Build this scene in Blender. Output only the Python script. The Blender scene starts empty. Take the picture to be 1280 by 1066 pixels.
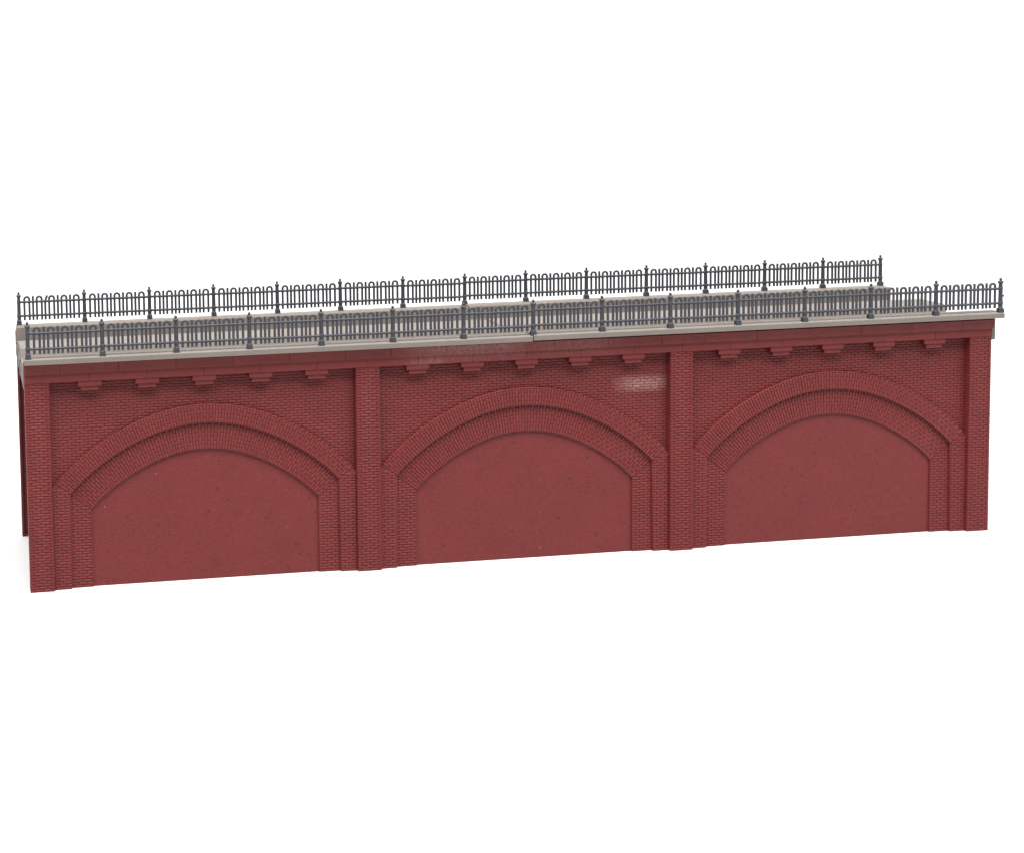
import bpy, bmesh, math, random
from mathutils import Vector, Matrix
random.seed(7)
MM = 0.001                                    # the model is built at its real size, dimensions given in mm
scene = bpy.context.scene
COL = scene.collection

# ------------------------------------------------------------------ helpers
class MB:
    """collects polygons in mm and links them as ONE mesh object"""
    def __init__(self): self.v = []; self.f = []; self.m = []
    def face(self, pts, mi=0):
        n = len(self.v); self.v += [tuple(p) for p in pts]; self.f.append(tuple(range(n, n+len(pts)))); self.m.append(mi)
    def solid(self, V, F, mi=0):
        n = len(self.v); self.v += [tuple(p) for p in V]
        for f in F: self.f.append(tuple(i+n for i in f)); self.m.append(mi)
    def box(self, x0, x1, y0, y1, z0, z1, b=0.0, mi=0):
        if b <= 0:
            V = [(x0,y0,z0),(x1,y0,z0),(x1,y1,z0),(x0,y1,z0),(x0,y0,z1),(x1,y0,z1),(x1,y1,z1),(x0,y1,z1)]
            self.solid(V, [(0,3,2,1),(4,5,6,7),(0,1,5,4),(1,2,6,5),(2,3,7,6),(3,0,4,7)], mi); return
        bm = bmesh.new(); bmesh.ops.create_cube(bm, size=1)
        for v in bm.verts:
            v.co = Vector(((x0+x1)/2+v.co.x*(x1-x0), (y0+y1)/2+v.co.y*(y1-y0), (z0+z1)/2+v.co.z*(z1-z0)))
        bmesh.ops.bevel(bm, geom=list(bm.edges), offset=b, segments=2, profile=0.6, affect='EDGES')
        bm.verts.index_update()
        self.solid([v.co.copy() for v in bm.verts], [[v.index for v in f.verts] for f in bm.faces], mi); bm.free()
    def prism_y(self, poly, y0, y1, mi=0):
        """polygon in (x,z), counter-clockwise seen from the front (-y); front at y0, back at y1"""
        n = len(poly)
        V = [(x,y0,z) for x,z in poly]+[(x,y1,z) for x,z in poly]
        F = [tuple(range(n)), tuple(range(2*n-1, n-1, -1))]
        for i in range(n):
            j = (i+1) % n; F.append((j, i, n+i, n+j))
        self.solid(V, F, mi)
    def prism_x(self, poly, x0, x1, mi=0):
        """polygon in (y,z)"""
        n = len(poly)
        V = [(x0,y,z) for y,z in poly]+[(x1,y,z) for y,z in poly]
        F = [tuple(range(n-1,-1,-1)), tuple(range(n, 2*n))]
        for i in range(n):
            j = (i+1) % n; F.append((i, j, n+j, n+i))
        self.solid(V, F, mi)
    def lathe(self, prof, n=10, cx=0, cy=0, rot=0.0, sx=1.0, sy=1.0, mi=0):
        V = []; F = []
        for r, z in prof:
            for k in range(n):
                a = 2*math.pi*k/n+rot; V.append((cx+r*sx*math.cos(a), cy+r*sy*math.sin(a), z))
        for i in range(len(prof)-1):
            for k in range(n):
                l = (k+1) % n; F.append((i*n+k, i*n+l, (i+1)*n+l, (i+1)*n+k))
        F.append(tuple(range(n-1,-1,-1))); F.append(tuple(range((len(prof)-1)*n, len(prof)*n)))
        self.solid(V, F, mi)
    def tube(self, path, w, d, mi=0):
        """flat bar with chamfered section running along a path in the xz-plane; w in plane, d across (y)"""
        n = len(path); V = []; F = []; c = 0.28
        sec = [(-w/2,-d/2+d*c),(-w/2+w*c,-d/2),(w/2-w*c,-d/2),(w/2,-d/2+d*c),(w/2,d/2-d*c),(w/2-w*c,d/2),(-w/2+w*c,d/2),(-w/2,d/2-d*c)]
        for i,(x,z) in enumerate(path):
            a = path[max(i-1,0)]; b = path[min(i+1,n-1)]
            t = Vector((b[0]-a[0], b[1]-a[1])).normalized(); nx, nz = t[1], -t[0]
            for s, y in sec: V.append((x+nx*s, y, z+nz*s))
        m = len(sec)
        for i in range(n-1):
            for k in range(m):
                l = (k+1) % m; F.append((i*m+k, i*m+l, (i+1)*m+l, (i+1)*m+k))
        F.append(tuple(range(m-1,-1,-1))); F.append(tuple(range((n-1)*m, n*m)))
        self.solid(V, F, mi)
    def build(self, name, mats, parent=None, smooth=False):
        me = bpy.data.meshes.new(name)
        me.from_pydata([(x*MM, y*MM, z*MM) for x, y, z in self.v], [], self.f)
        mats = mats if isinstance(mats, (list, tuple)) else [mats]
        for m in mats: me.materials.append(m)
        me.polygons.foreach_set('material_index', self.m)
        if smooth: me.polygons.foreach_set('use_smooth', [True]*len(self.f))
        bm = bmesh.new(); bm.from_mesh(me); bmesh.ops.recalc_face_normals(bm, faces=bm.faces); bm.to_mesh(me); bm.free()
        me.update()
        o = bpy.data.objects.new(name, me); COL.objects.link(o)
        if parent: o.parent = parent
        return o

def thing(name, label, cat, loc=(0,0,0), rz=0, group=None):
    o = bpy.data.objects.new(name, None); COL.objects.link(o)
    o.empty_display_size = 0.01
    o.location = [c*MM for c in loc]; o.rotation_euler = (0,0,rz)
    o['label'] = label; o['category'] = cat
    if group: o['group'] = group
    o['kind'] = 'thing'
    return o

def clip(poly, nx, nz, c):
    """keep the side nx*x + nz*z <= c"""
    out = []
    for i in range(len(poly)):
        p = poly[i]; q = poly[(i+1) % len(poly)]
        dp = nx*p[0]+nz*p[1]-c; dq = nx*q[0]+nz*q[1]-c
        if dp <= 0: out.append(p)
        if dp*dq < 0:
            t = dp/(dp-dq); out.append((p[0]+(q[0]-p[0])*t, p[1]+(q[1]-p[1])*t))
    return out

def pad(mb, poly, yf, yb, ch=0.16, cd=0.09, mi=0):
    """one moulded brick: a low chamfered pad"""
    if len(poly) < 3: return
    cx = sum(p[0] for p in poly)/len(poly); cz = sum(p[1] for p in poly)/len(poly)
    w = max(p[0] for p in poly)-min(p[0] for p in poly); h = max(p[1] for p in poly)-min(p[1] for p in poly)
    if w < 0.15 or h < 0.15: return
    yf += random.uniform(-0.03, 0.03)
    kx = max(0.3, 1-2*ch/w); kz = max(0.3, 1-2*ch/h); n = len(poly)
    top = [(cx+(x-cx)*kx, yf, cz+(z-cz)*kz) for x, z in poly]
    mid = [(x, yf+cd, z) for x, z in poly]
    bot = [(x, yb, z) for x, z in poly]
    F = [tuple(range(n))]
    for i in range(n):
        j = (i+1) % n
        F.append((j, i, n+i, n+j)); F.append((n+j, n+i, 2*n+i, 2*n+j))
    mb.solid(top+mid+bot, F, mi)

# ------------------------------------------------------------------ materials
def nodes_of(name):
    m = bpy.data.materials.new(name); m.use_nodes = True
    nt = m.node_tree; nt.nodes.clear()
    out = nt.nodes.new('ShaderNodeOutputMaterial'); b = nt.nodes.new('ShaderNodeBsdfPrincipled')
    nt.links.new(b.outputs[0], out.inputs[0])
    def N(t, **kw):
        n = nt.nodes.new(t)
        for k, v in kw.items():
            if k.startswith('i_'): n.inputs[k[2:].replace('_',' ')].default_value = v
            else: setattr(n, k, v)
        return n
    L = lambda a, bb: nt.links.new(a, bb)
    return m, nt, b, N, L

def mapping(N, L, sc=(1000,1000,1000)):
    tc = N('ShaderNodeTexCoord'); mp = N('ShaderNodeMapping'); mp.inputs['Scale'].default_value = sc
    L(tc.outputs['Object'], mp.inputs['Vector']); return mp.outputs[0]

def noise(N, L, vec, scale, detail=3, rough=0.55):
    n = N('ShaderNodeTexNoise'); n.inputs['Scale'].default_value = scale; n.inputs['Detail'].default_value = detail
    n.inputs['Roughness'].default_value = rough; L(vec, n.inputs['Vector']); return n.outputs['Fac']

def ramp(N, L, src, a, b, lo=0.0, hi=1.0):
    r = N('ShaderNodeMapRange'); r.inputs['From Min'].default_value = a; r.inputs['From Max'].default_value = b
    r.inputs['To Min'].default_value = lo; r.inputs['To Max'].default_value = hi; L(src, r.inputs['Value']); return r.outputs[0]

def math2(N, L, op, a, b):
    m = N('ShaderNodeMath', operation=op)
    for i, s in enumerate((a, b)):
        if isinstance(s, (int, float)): m.inputs[i].default_value = s
        else: L(s, m.inputs[i])
    return m.outputs[0]

def mix(N, L, fac, a, b):
    m = N('ShaderNodeMix', data_type='RGBA')
    if isinstance(fac, (int, float)): m.inputs[0].default_value = fac
    else: L(fac, m.inputs[0])
    for idx, s in ((6, a), (7, b)):
        if isinstance(s, tuple): m.inputs[idx].default_value = (*s, 1)
        else: L(s, m.inputs[idx])
    return m.outputs[2]

def scaled(N, L, col, fac):
    m = N('ShaderNodeVectorMath', operation='SCALE')
    if isinstance(col, tuple): m.inputs[0].default_value = col
    else: L(col, m.inputs[0])
    L(fac, m.inputs['Scale']); return m.outputs[0]

def patch(N, L, vec, x0, x1, z0, z1, soft):
    """soft-edged rectangle in local x/z (mm), value 0..1"""
    s = N('ShaderNodeSeparateXYZ'); L(vec, s.inputs[0])
    a = ramp(N, L, s.outputs[0], x0-soft*2, x0+soft*2); b = ramp(N, L, s.outputs[0], x1+soft*1.2, x1-soft*1.2)
    c = ramp(N, L, s.outputs[2], z0-soft, z0+soft*0.4); d = ramp(N, L, s.outputs[2], z1+soft, z1-soft*0.4)
    return math2(N, L, 'MULTIPLY', math2(N, L, 'MULTIPLY', a, b), math2(N, L, 'MULTIPLY', c, d))

RED = (0.110, 0.0152, 0.0150)
def red_plastic(name, grain=0.10, bloom=None, islands=True, scuff=0.70, base=RED, grain_scale=5.0, specks=True, mottle=0.07):
    m, nt, b, N, L = nodes_of(name)
    v = mapping(N, L)
    big = ramp(N, L, noise(N, L, v, 0.07, 3), 0.3, 0.7, 0.95, 1.05)
    fine = ramp(N, L, noise(N, L, v, 0.9, 5, 0.75), 0.3, 0.7, 1-mottle, 1+mottle)
    val = math2(N, L, 'MULTIPLY', big, fine)
    if islands:
        g = N('ShaderNodeNewGeometry')
        val = math2(N, L, 'MULTIPLY', val, ramp(N, L, g.outputs['Random Per Island'], 0, 1, 0.93, 1.07))
    col = scaled(N, L, base, val)
    # dark scuffs rubbed into the plastic
    sc = ramp(N, L, noise(N, L, v, 0.33, 6, 0.72), scuff, scuff+0.10, 0, 0.75)
    col = mix(N, L, sc, col, (0.045, 0.020, 0.022))
    if specks:
        vo = N('ShaderNodeTexVoronoi'); vo.inputs['Scale'].default_value = 0.27; L(v, vo.inputs['Vector'])
        dist = math2(N, L, 'ADD', vo.outputs['Distance'], ramp(N, L, noise(N, L, v, 1.3, 5, 0.7), 0.2, 0.8, -0.22, 0.26))
        sp = N('ShaderNodeSeparateXYZ'); L(vo.outputs['Color'], sp.inputs[0])
        dist = math2(N, L, 'DIVIDE', dist, ramp(N, L, sp.outputs[2], 0, 1, 0.45, 1.35))
        on = ramp(N, L, sp.outputs[0], 0.52, 0.54); f = math2(N, L, 'MULTIPLY', ramp(N, L, dist, 0.19, 0.06), on)
        tone = N('ShaderNodeMath', operation='GREATER_THAN'); L(sp.outputs[1], tone.inputs[0]); tone.inputs[1].default_value = 0.96
        col = mix(N, L, math2(N, L, 'MULTIPLY', f, 0.75), col, mix(N, L, tone.outputs[0], (0.022, 0.012, 0.014), (0.22, 0.10, 0.10)))
    if bloom:
        grit = ramp(N, L, noise(N, L, v, 0.9, 5, 0.7), 0.42, 0.66)
        for (x0, x1, z0, z1, soft, k) in bloom:
            p = patch(N, L, v, x0, x1, z0, z1, soft)
            col = mix(N, L, math2(N, L, 'MULTIPLY', math2(N, L, 'MULTIPLY', p, ramp(N, L, grit, 0, 1, 0.35, 1.0)), k), col, (0.42, 0.27, 0.25))
    L(col, b.inputs['Base Color'])
    L(ramp(N, L, noise(N, L, v, 0.5, 4), 0.3, 0.7, 0.48, 0.64), b.inputs['Roughness'])
    b.inputs['Specular IOR Level'].default_value = 0.25
    bp = N('ShaderNodeBump'); bp.inputs['Strength'].default_value = grain*4; bp.inputs['Distance'].default_value = 0.00012
    L(noise(N, L, v, grain_scale, 3, 0.6), bp.inputs['Height']); L(bp.outputs[0], b.inputs['Normal'])
    return m

M_brick = red_plastic('red_brick_plastic', specks=False)
M_spandrel = red_plastic('red_brick_plastic_bloomed', specks=False, bloom=[(37, 54, 61.8, 65.4, 2.0, 0.42)])
M_panel = red_plastic('red_smooth_plastic', grain=0.45, islands=False, scuff=0.625, grain_scale=1.6, mottle=0.16, base=tuple(c*0.95 for c in RED))
M_block = red_plastic('red_block_plastic', grain=0.22, islands=True, scuff=0.66, specks=False,
                      bloom=[(-42, -4, 79.3, 82.4, 4.5, 0.34), (-2, 32, 79.6, 82.4, 5.0, 0.18), (-44, -32, 75.4, 77, 1.6, 0.15)], grain_scale=3.0)

def simple(name, col, rough, spec=0.4, var=0.08, nscale=0.5, grain=0.25, gscale=3.0, streak=None):
    m, nt, b, N, L = nodes_of(name)
    v = mapping(N, L)
    val = math2(N, L, 'MULTIPLY', ramp(N, L, noise(N, L, v, nscale, 5, 0.65), 0.25, 0.75, 1-var, 1+var), ramp(N, L, noise(N, L, v, 0.05, 2), 0.3, 0.7, 1-var*0.6, 1+var*0.6))
    c = scaled(N, L, col, val)
    if streak:
        s = ramp(N, L, noise(N, L, v, 0.8, 6, 0.75), 0.70, 0.76, 0, streak[1]); c = mix(N, L, s, c, streak[0])
    L(c, b.inputs['Base Color']); b.inputs['Specular IOR Level'].default_value = spec
    L(ramp(N, L, noise(N, L, v, 1.1, 3), 0.3, 0.7, rough-0.08, rough+0.08), b.inputs['Roughness'])
    bp = N('ShaderNodeBump'); bp.inputs['Strength'].default_value = grain; bp.inputs['Distance'].default_value = 0.0001
    L(noise(N, L, v, gscale, 3), bp.inputs['Height']); L(bp.outputs[0], b.inputs['Normal'])
    return m
M_deck = simple('warm_grey_plastic', (0.130, 0.113, 0.101), 0.65, 0.2, 0.07, 0.6, 0.5, 2.2, streak=((0.08, 0.06, 0.055), 0.5))
M_iron = simple('dark_slate_plastic', (0.027, 0.029, 0.037), 0.48, 0.32, 0.12, 1.2, 0.5, 4.0, streak=((0.16, 0.17, 0.19), 0.35))
M_white = simple('white_paper', (0.48, 0.48, 0.48), 0.9, 0.1, 0.0, 0.01, 0.0)

# ------------------------------------------------------------------ the setting: a white paper sweep
mb = MB()
W = 9000; prof = [(-3500, 0)]
for k in range(0, 13):
    a = math.radians(90*k/12); prof.append((5500+600*math.sin(a), 600-600*math.cos(a)))
prof.append((6100, 1300))
for i in range(len(prof)-1):
    (y0, z0), (y1, z1) = prof[i], prof[i+1]
    mb.face([(-W, y0, z0), (W, y0, z0), (W, y1, z1), (-W, y1, z1)])
ground = mb.build('ground', M_white, smooth=True); ground['kind'] = 'structure'

# ------------------------------------------------------------------ brick arch wall
PITCH = 120.0; PW = 8.78; HP = PW/2
CZ = -6.0
R_IN, R_MID, R_EXT = 53.75, 63.55, 70.1
J_IN, J_MID, J_EXT = 41.6, 49.45, PITCH/2-HP
SK = math.atan2(41.5, 34.4)                              # skewback: the springing line is radial
Z_BAND = 75.3
BR_L, BR_H, GAP, DEP = 3.0, 1.018, 0.115, 0.26
Y_OUT, Y_SP, Y_INN, Y_PANEL, Y_BACK = 1.2, 2.5, 2.2, 2.95, 3.8

def dr(th): return 0.45*math.cos(th/math.radians(62)*2*math.pi)
def pol(th, r): rr = r+dr(th); return (rr*math.sin(th), CZ+rr*math.cos(th))
def arc(r, th0, th1, n=72): return [pol(th0+(th1-th0)*i/n, r) for i in range(n+1)]
def ext_angle():
    lo, hi = 0.3, 1.3
    for _ in range(50):
        m = (lo+hi)/2
        if pol(m, R_EXT)[0] < J_EXT: lo = m
        else: hi = m
    return lo
TH_E = ext_angle()

def course_bricks(mb, x0, x1, z0, z1, yf, yb, planes=(), skip=None, start=0, ch=0.15, cd=0.08):
    rows = int(math.ceil((z1-z0)/BR_H))
    for r in range(rows):
        za = z0+r*BR_H; zb = min(z1, za+BR_H)
        off = (0.0 if (r+start) % 2 else -BR_L/2)+x0
        n = int((x1-x0)/BR_L)+3
        for k in range(n):
            a = max(x0, off+k*BR_L); b = min(x1, off+(k+1)*BR_L)
            if b-a < 0.3: continue
            ja, jb = random.uniform(-0.03, 0.03), random.uniform(-0.03, 0.03)
            P = [(a+GAP+ja, za+GAP), (b-GAP+jb, za+GAP), (b-GAP+jb, zb-GAP), (a+GAP+ja, zb-GAP)]
            if skip and skip(P): continue
            for nx, nz, c in planes: P = clip(P, nx, nz, c)
            if len(P) >= 3: pad(mb, P, yf, yb, ch, cd)

def voussoirs(mb, r0, r1, th_max, yf, yb, planes=()):
    mid_r = (r0+r1)/2; n = int(round(2*th_max*mid_r/1.12)); dth = 2*th_max/n
    rows = int(math.ceil((r1-r0)/BR_L))+1
    for i in range(n):
        t0 = -th_max+i*dth; t1 = t0+dth
        g = GAP*0.9/mid_r
        off = r0+(0.0 if i % 2 else -BR_L*0.5)
        for k in range(rows):
            a = max(r0, off+k*BR_L); b = min(r1, off+(k+1)*BR_L)
            if b-a < 0.4: continue
            a2 = a+(GAP if a > r0 else 0.0)
            b2 = b-(GAP if b < r1 else 0.0)
            P = [pol(t0+g, a2), pol(t1-g, a2), pol(t1-g, b2), pol(t0+g, b2)]
            for nx, nz, c in planes: P = clip(P, nx, nz, c)
            if len(P) >= 3: pad(mb, P, yf, yb)

def shift(mb, dx):
    mb.v = [(x+dx, y, z) for x, y, z in mb.v]; return mb

def build_wall(root):
    for bay in range(3):
        cx = -PITCH+bay*PITCH
        # smooth infill under the arch
        m = MB(); m.box(-PITCH/2+0.02, PITCH/2-0.02, Y_PANEL, Y_BACK, 0, 81.6)
        if bay == 0: m.box(-PITCH/2-HP, -PITCH/2-0.02, Y_PANEL+0.1, Y_BACK, 0, 81.6)
        if bay == 2: m.box(PITCH/2+0.02, PITCH/2+HP, Y_PANEL+0.1, Y_BACK, 0, 81.6)
        shift(m, cx).build('arch_infill', M_panel, root)
        # spandrel
        m = MB()
        th = math.asin(min(1, (J_EXT-0.02)/67.0))
        poly = arc(66.9, -th, th)
        poly = [(max(-J_EXT, min(J_EXT, x)), z) for x, z in poly]
        poly = [(-J_EXT, poly[0][1])] + poly[1:-1] + [(J_EXT, poly[-1][1]), (J_EXT, 81), (-J_EXT, 81)]
        m.prism_y(poly, Y_SP+DEP, Y_PANEL+0.1)
        def inside(P):
            return all(math.hypot(x, z-CZ) < R_EXT-1.2 for x, z in P)
        course_bricks(m, -J_EXT, J_EXT, 33.6, Z_BAND+0.8, Y_SP, Y_SP+DEP+0.1, skip=inside, ch=0.10, cd=0.06)
        shift(m, cx).build('spandrel', M_spandrel if bay == 1 else M_brick, root)
        # outer arch ring with its jambs
        m = MB()
        poly = [(-J_EXT, 0), (-J_MID, 0)]+arc(R_MID, -SK, SK)+[(J_MID, 0), (J_EXT, 0), (J_EXT, pol(TH_E, R_EXT)[1])]+arc(R_EXT-0.12, TH_E, -TH_E)[1:-1]+[(-J_EXT, pol(TH_E, R_EXT)[1])]
        m.prism_y(poly, Y_OUT+DEP, Y_PANEL+0.1)
        voussoirs(m, R_MID, R_EXT, SK, Y_OUT, Y_OUT+DEP+0.1, planes=[(1, 0, J_EXT-0.03), (-1, 0, J_EXT-0.03)])
        for s in (-1, 1):
            n = (-s*math.cos(SK), math.sin(SK)); c = n[1]*CZ-0.1
            x0, x1 = (J_MID, J_EXT) if s > 0 else (-J_EXT, -J_MID)
            lim = lambda P: any(math.hypot(x, z-CZ) > R_EXT for x, z in P)
            course_bricks(m, x0, x1, 0, 42, Y_OUT, Y_OUT+DEP+0.1, planes=[(n[0], n[1], c)], skip=lim, start=1)
        shift(m, cx).build('outer_arch_ring', M_brick, root)
        # inner arch ring with its jambs
        m = MB()
        poly = [(-J_MID-0.6, 0), (-J_IN, 0)]+arc(R_IN, -SK, SK)+[(J_IN, 0), (J_MID+0.6, 0)]+arc(R_MID+0.6, SK, -SK)
        m.prism_y(poly, Y_INN+DEP, Y_PANEL+0.1)
        voussoirs(m, R_IN, R_MID+0.5, SK, Y_INN, Y_INN+DEP+0.1)
        for s in (-1, 1):
            n = (-s*math.cos(SK), math.sin(SK)); c = n[1]*CZ-0.1
            x0, x1 = (J_IN, J_MID+0.4) if s > 0 else (-J_MID-0.4, -J_IN)
            course_bricks(m, x0, x1, 0, 38, Y_INN, Y_INN+DEP+0.1, planes=[(n[0], n[1], c)])
        shift(m, cx).build('inner_arch_ring', M_brick, root)
    # pillars
    for i in range(4):
        cx = -1.5*PITCH+i*PITCH
        m = MB(); m.box(-HP+0.05, HP-0.05, DEP, Y_PANEL+0.05, 0, Z_BAND+2.5)
        m.box(-HP, HP, 0.02, Y_PANEL, 0, 0.42)
        rows = int(Z_BAND/BR_H)+1
        for r in range(rows):
            za = r*BR_H+0.1; zb = za+BR_H
            cuts = [-HP, -HP+BR_L, -HP+2*BR_L, HP] if r % 2 else [-HP, -HP+BR_L*0.5, -HP+BR_L*1.5, -HP+BR_L*2.5, HP]
            for k in range(len(cuts)-1):
                a, b = cuts[k], cuts[k+1]
                ga = 0 if k == 0 else GAP; gb = 0 if k == len(cuts)-2 else GAP
                deep = Y_PANEL if (k == 0 or k == len(cuts)-2) else DEP+0.1
                if k == 0 or k == len(cuts)-2:
                    m.box(a+ga, b-gb, random.uniform(-0.03, 0.03), deep, za+GAP, zb-GAP, b=0.10)
                else:
                    pad(m, [(a+ga, za+GAP), (b-gb, za+GAP), (b-gb, zb-GAP), (a+ga, zb-GAP)], 0, deep, 0.15, 0.09)
        shift(m, cx).build('pillar', M_brick, root)
    # cornice: two courses of long blocks
    X0 = -1.5*PITCH-HP; X1 = 1.5*PITCH+HP
    up = [X0-0.1]; lo = [X0]
    for bay in range(3):
        c = -PITCH+bay*PITCH
        up += [c+d for d in (-51.5, -30.9, -10.3, 10.3, 30.9, 51.5)]
        if bay: lo.append(c-PITCH/2)
        lo += [c+d for d in (-41.2, -20.6, 0, 20.6, 41.2)]
    up.append(X1+0.1); lo.append(X1)
    def course(cuts, prof, name):
        m = MB()
        for a, b in zip(cuts[:-1], cuts[1:]):
            j = random.uniform(-0.04, 0.04); P = [(y+j if y < 1 else y, z) for y, z in prof]
            m.prism_x(P, a+0.06, b-0.06)
        m.prism_x([(max(y, prof[0][0]+0.3), z) for y, z in prof], cuts[0]+0.1, cuts[-1]-0.1)
        return m.build(name, M_block, root)
    course(lo, [(-0.25, Z_BAND+0.12), (-0.13, Z_BAND), (2.9, Z_BAND), (2.9, 78.5), (-0.25, 78.5)], 'lower_cornice')
    course(up, [(-0.95, 78.55), (-0.80, 78.42), (2.93, 78.42), (2.93, 82.05), (-1.35, 82.05), (-1.45, 81.9)], 'upper_cornice')
    for bay in range(3):
        for d in (-41.2, -20.6, 0, 20.6, 41.2):
            m = MB()
            m.box(-4.25, 4.25, 0.12, Y_SP+0.4, 73.45, Z_BAND-0.02, b=0.07)
            m.box(-3.25, 3.25, 0.55, Y_SP+0.4, 71.75, 73.42, b=0.07)
            shift(m, -PITCH+bay*PITCH+d).build('corbel', M_block, root)
    # stiffening lip round the hollow inner side
    m = MB()
    for s in (-1, 1):
        a, b = (X0, X0+0.85) if s < 0 else (X1-0.85, X1)
        m.box(a, b, Y_BACK-0.6, Y_BACK+1.0, 0, 72)
    m.box(X0+0.86, X1-0.86, Y_BACK-0.02, Y_BACK+1.0, 0.02, 1.1)
    m.build('inner_lip', M_panel, root)

def children(o): return [c for c in bpy.data.objects if c.parent == o]

Y_REAR = 68.1
front = thing('brick_wall', 'front dark red brick wall with three blind arches, four pillars and corbelled cornice', 'wall', (1.5*PITCH, 0, 0), 0, 'brick walls carrying the deck')
build_wall(front)
rear = front.copy(); COL.objects.link(rear)
rear.location = (1.5*PITCH*MM, (Y_REAR+0.9)*MM, 0); rear.rotation_euler = (0, 0, math.pi)
rear['label'] = 'rear dark red wall, only a thin strip of it showing past the left end'
for c in children(front):
    d = c.copy(); COL.objects.link(d); d.parent = rear

# ------------------------------------------------------------------ grey trough deck in two halves
ZR = 84.55; Y0, Y1 = -3.2, 71.4
def deck_half(label, xa, xb, dz, left):
    cx = (xa+xb)/2; h = (xb-xa)/2
    root = thing('bridge_deck', label, 'deck', (cx, 0, dz), 0, 'halves of the grey deck')
    def lipped(y0, y1, outer):
        """kerb section in (y,z): bevelled top, shallow groove near the outer edge"""
        if outer < 0:
            return [(y0, 82.5), (y1-1.2, 82.5), (y1-1.2, 78.2), (y1, 78.2), (y1, ZR-0.25), (y1-0.25, ZR), (y0+1.0, ZR), (y0+0.75, ZR-0.10), (y0+0.45, ZR-0.10), (y0+0.3, ZR-0.02), (y0, ZR-0.35)]
        return [(y0, 78.2), (y0+1.2, 78.2), (y0+1.2, 82.5), (y1, 82.5), (y1, ZR-0.35), (y1-0.3, ZR-0.02), (y1-0.45, ZR-0.10), (y1-0.75, ZR-0.10), (y1-1.0, ZR), (y0+0.25, ZR), (y0, ZR-0.25)]
    m = MB(); m.prism_x(lipped(Y0, 4.0, -1), -h, h); m.build('kerb', M_deck, root)
    m = MB(); m.prism_x(lipped(64.0, Y1, 1), -h, h); m.build('kerb', M_deck, root)
    bed = [(4.02, 77.9), (63.98, 77.9), (63.98, 79.2), (59.0, 79.2), (45.5, 82.35), (44.6, 82.55), (30.9, 82.55), (30.3, 82.3), (29.2, 79.2), (4.02, 79.2)]
    m = MB(); m.prism_x(bed, -h if left else -h-0.19, h+0.19 if left else h); m.build('track_bed', M_deck, root)
    # end plate closing the trough, hanging below the deck
    m = MB()
    e0, e1 = (-h, -h+1.0) if left else (h-1.9, h)
    if left:
        m.box(e0-0.3, e0+0.3, 1.8, 71.2, 72.8, 77.86)
        m.box(e0-0.3, e0-0.06, 64.0, 71.2, 77.86, 82.4)
        m.box(e0-0.3, e0-0.06, 1.8, 4.0, 77.86, 82.4)
        m.box(e0-0.6, e0-0.3, 27.5, 30.2, 72.8, 79.0, b=0.1)
        m.box(e0-0.55, e0-0.3, 48.0, 50.0, 71.8, 79.0, b=0.1)
    else:
        m.box(e0, e1, 1.7, 64.5, 73.4, 77.88)
        m.box(e0, e1, 1.7, 2.75, 77.88, 82.48)
    m.build('end_plate', M_deck, root)
    return root
deck_half('left half of the grey trough deck, up to the joint above the middle arch', -4.3, 181.1, -0.1, True)
deck_half('right half of the grey trough deck, from the middle joint past the right pillar', 181.5, 367.1, 0.2, False)

# ------------------------------------------------------------------ iron fences
BAY = 26.365; PH = 13.25; HOOP = 4.97; NB = 14
def panel_mesh(bent=False):
    m = MB()
    pk, dp = 0.87, 0.62
    for k in range(5):
        x = BAY/2+(k-2)*HOOP; r = 1.0; zt = 11.5-pk/2-r
        path = [(x-r, 1.65), (x-r, 6.0), (x-r, zt)]+[(x-r*math.cos(math.pi*i/10), zt+r*math.sin(math.pi*i/10)) for i in range(1, 10)]+[(x+r, zt), (x+r, 6.0), (x+r, 1.65)]
        m.tube(path, pk, dp)
        if k < 4:
            xb = x+HOOP/2
            if bent and k == 1: m.tube([(xb-0.1, 1.65), (xb-0.1, 9.0), (xb-0.05, 9.3), (xb+0.75, 11.4)], pk, dp)
            else: m.tube([(xb, 1.65), (xb, 11.35), ], pk, dp)
    return m
def rail_mesh(z):
    m = MB(); m.tube([(0.55, z), (BAY/2, z), (BAY-0.55, z)], 0.86, 0.92); return m
def post_parts(parent):
    m = MB()
    m.lathe([(0.98, 1.45), (0.98, 1.7), (0.80, 1.9), (0.80, 2.9), (0.92, 3.05), (0.92, 3.95), (0.79, 4.15), (0.73, 8.5), (0.81, 8.6), (0.81, 9.5), (0.72, 9.7), (0.66, 10.9), (0.82, 11.1), (1.0, 11.45), (1.0, 11.75), (0.76, 12.05)], 8, rot=math.pi/8)
    o = m.build('post', M_iron, parent)
    m = MB(); m.box(-1.02, 1.02, -0.9, 0.9, 0, 1.45, b=0.12); m.build('plinth', M_iron, o)
    m = MB(); m.lathe([(0.40, 12.03), (0.36, 12.3), (0.52, 12.55), (0.50, 12.85), (0.30, 13.15), (0.1, PH)], 10); m.build('finial', M_iron, o, smooth=False)
    return o
def copy_part(o, parent):
    c = o.copy(); COL.objects.link(c); c.parent = parent
    for g in children(o):
        d = g.copy(); COL.objects.link(d); d.parent = c
    return c
X_F = -2.84
def make_fence(label, y):
    return thing('fence', label, 'fence', (X_F, y, ZR), 0, 'dark fences along the deck')
fence_a = make_fence('dark grey hooped fence on the front kerb, nearest the viewer', -1.85)
post = post_parts(fence_a)
pan = panel_mesh().build('fence_panel', M_iron, fence_a)
for z in (3.5, 9.05): rail_mesh(z).build('rail', M_iron, pan)
fence_b = make_fence('dark grey hooped fence on the rear kerb, with one bent picket near its left end', 69.95)
def dz_at(x): return -0.1 if x+X_F < 181 else 0.2
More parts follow.
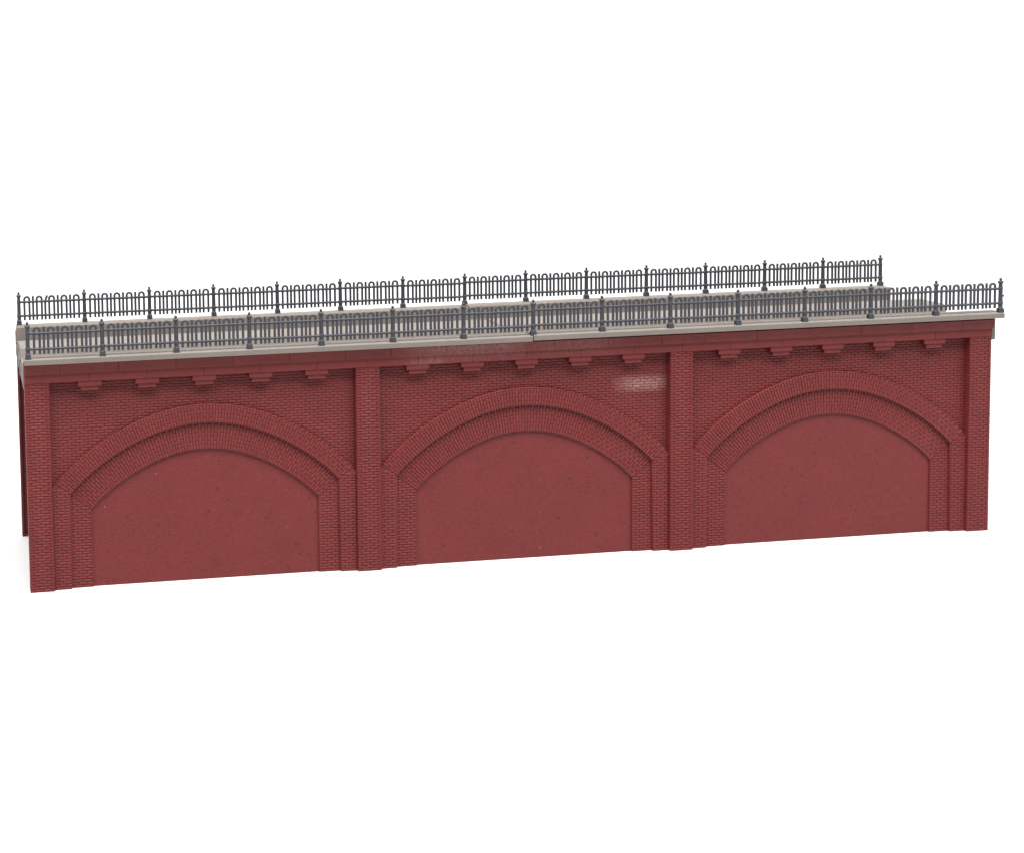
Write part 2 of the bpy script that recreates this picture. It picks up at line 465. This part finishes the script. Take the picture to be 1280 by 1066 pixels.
for fence in (fence_a, fence_b):
    for i in range(NB+1):
        o = post if (fence is fence_a and i == 0) else copy_part(post, fence)
        o.location = (i*BAY*MM, 0, dz_at(i*BAY-2)*MM)
        o.rotation_euler = (0, math.radians(random.uniform(-0.5, 0.5)), 0)
    for i in range(NB):
        if fence is fence_b and i == 0:
            o = panel_mesh(True).build('fence_panel', M_iron, fence_b)
            o['label'] = 'railing bay with a bent picket'
            for z in (3.5, 9.05): rail_mesh(z).build('rail', M_iron, o)
        else:
            o = pan if (fence is fence_a and i == 0) else copy_part(pan, fence)
        o.location = (i*BAY*MM, random.uniform(-0.12, 0.12)*MM, (dz_at(i*BAY)+random.uniform(-0.08, 0.08))*MM)
        o.rotation_euler = (0, math.radians(random.uniform(-0.12, 0.12)), math.radians(random.uniform(-0.25, 0.25)))
m = MB(); m.box(0.6, 1.35, -0.3, 0.3, 5.9, 6.6, b=0.12)
pin = m.build('connector_pin', M_iron, fence_a); pin.location = (NB*BAY*MM, 0, 0.2*MM)

# ------------------------------------------------------------------ light: key softbox, added fill lights for floor and backdrop, white room
world = bpy.data.worlds.new('World'); scene.world = world; world.use_nodes = True
bg = world.node_tree.nodes['Background']; bg.inputs[0].default_value = (1, 1, 1, 1); bg.inputs[1].default_value = 0.15
def softbox(name, loc, target, sx, sy, power, col=(1, 1, 1)):
    l = bpy.data.lights.new(name, 'AREA'); l.shape = 'RECTANGLE'; l.size = sx; l.size_y = sy; l.energy = power; l.color = col
    o = bpy.data.objects.new(name, l); COL.objects.link(o); o.location = loc
    d = Vector(target)-Vector(loc); o.rotation_euler = d.to_track_quat('-Z', 'Y').to_euler()
    return o
softbox('key_softbox', (0.10, -0.58, 1.55), (0.18, 0.10, 0.0), 2.5, 0.7, 126, (1.0, 0.985, 0.965))
softbox('floor_fill_light', (1.2, 3.4, 2.4), (1.2, 3.6, 0.0), 7.0, 4.0, 360)  # added out of view to bring the far floor up to white
softbox('backdrop_fill_light', (2.2, 4.4, 1.9), (2.2, 6.1, 0.45), 8.0, 0.6, 260)  # extra unseen lamp, brightens the rising back of the sweep
# ------------------------------------------------------------------ camera
cam = bpy.data.cameras.new('camera'); co = bpy.data.objects.new('camera', cam); COL.objects.link(co)
co.location = (-24.1743*MM, -502.4357*MM, 182.81*MM)
co.rotation_euler = (1.4957, 0.0257, -0.1142)
cam.sensor_fit = 'HORIZONTAL'; cam.sensor_width = 36; cam.lens = 36*1800/1280
cam.shift_x = 486.329/1280; cam.shift_y = -302.2912/1280
cam.clip_start = 0.01; cam.clip_end = 50
scene.camera = co
scene.render.resolution_x = 1024; scene.render.resolution_y = 852
vs = scene.view_settings; vs.view_transform = 'Standard'; vs.look = 'None'; vs.exposure = 0; vs.gamma = 1; vs.use_curve_mapping = False
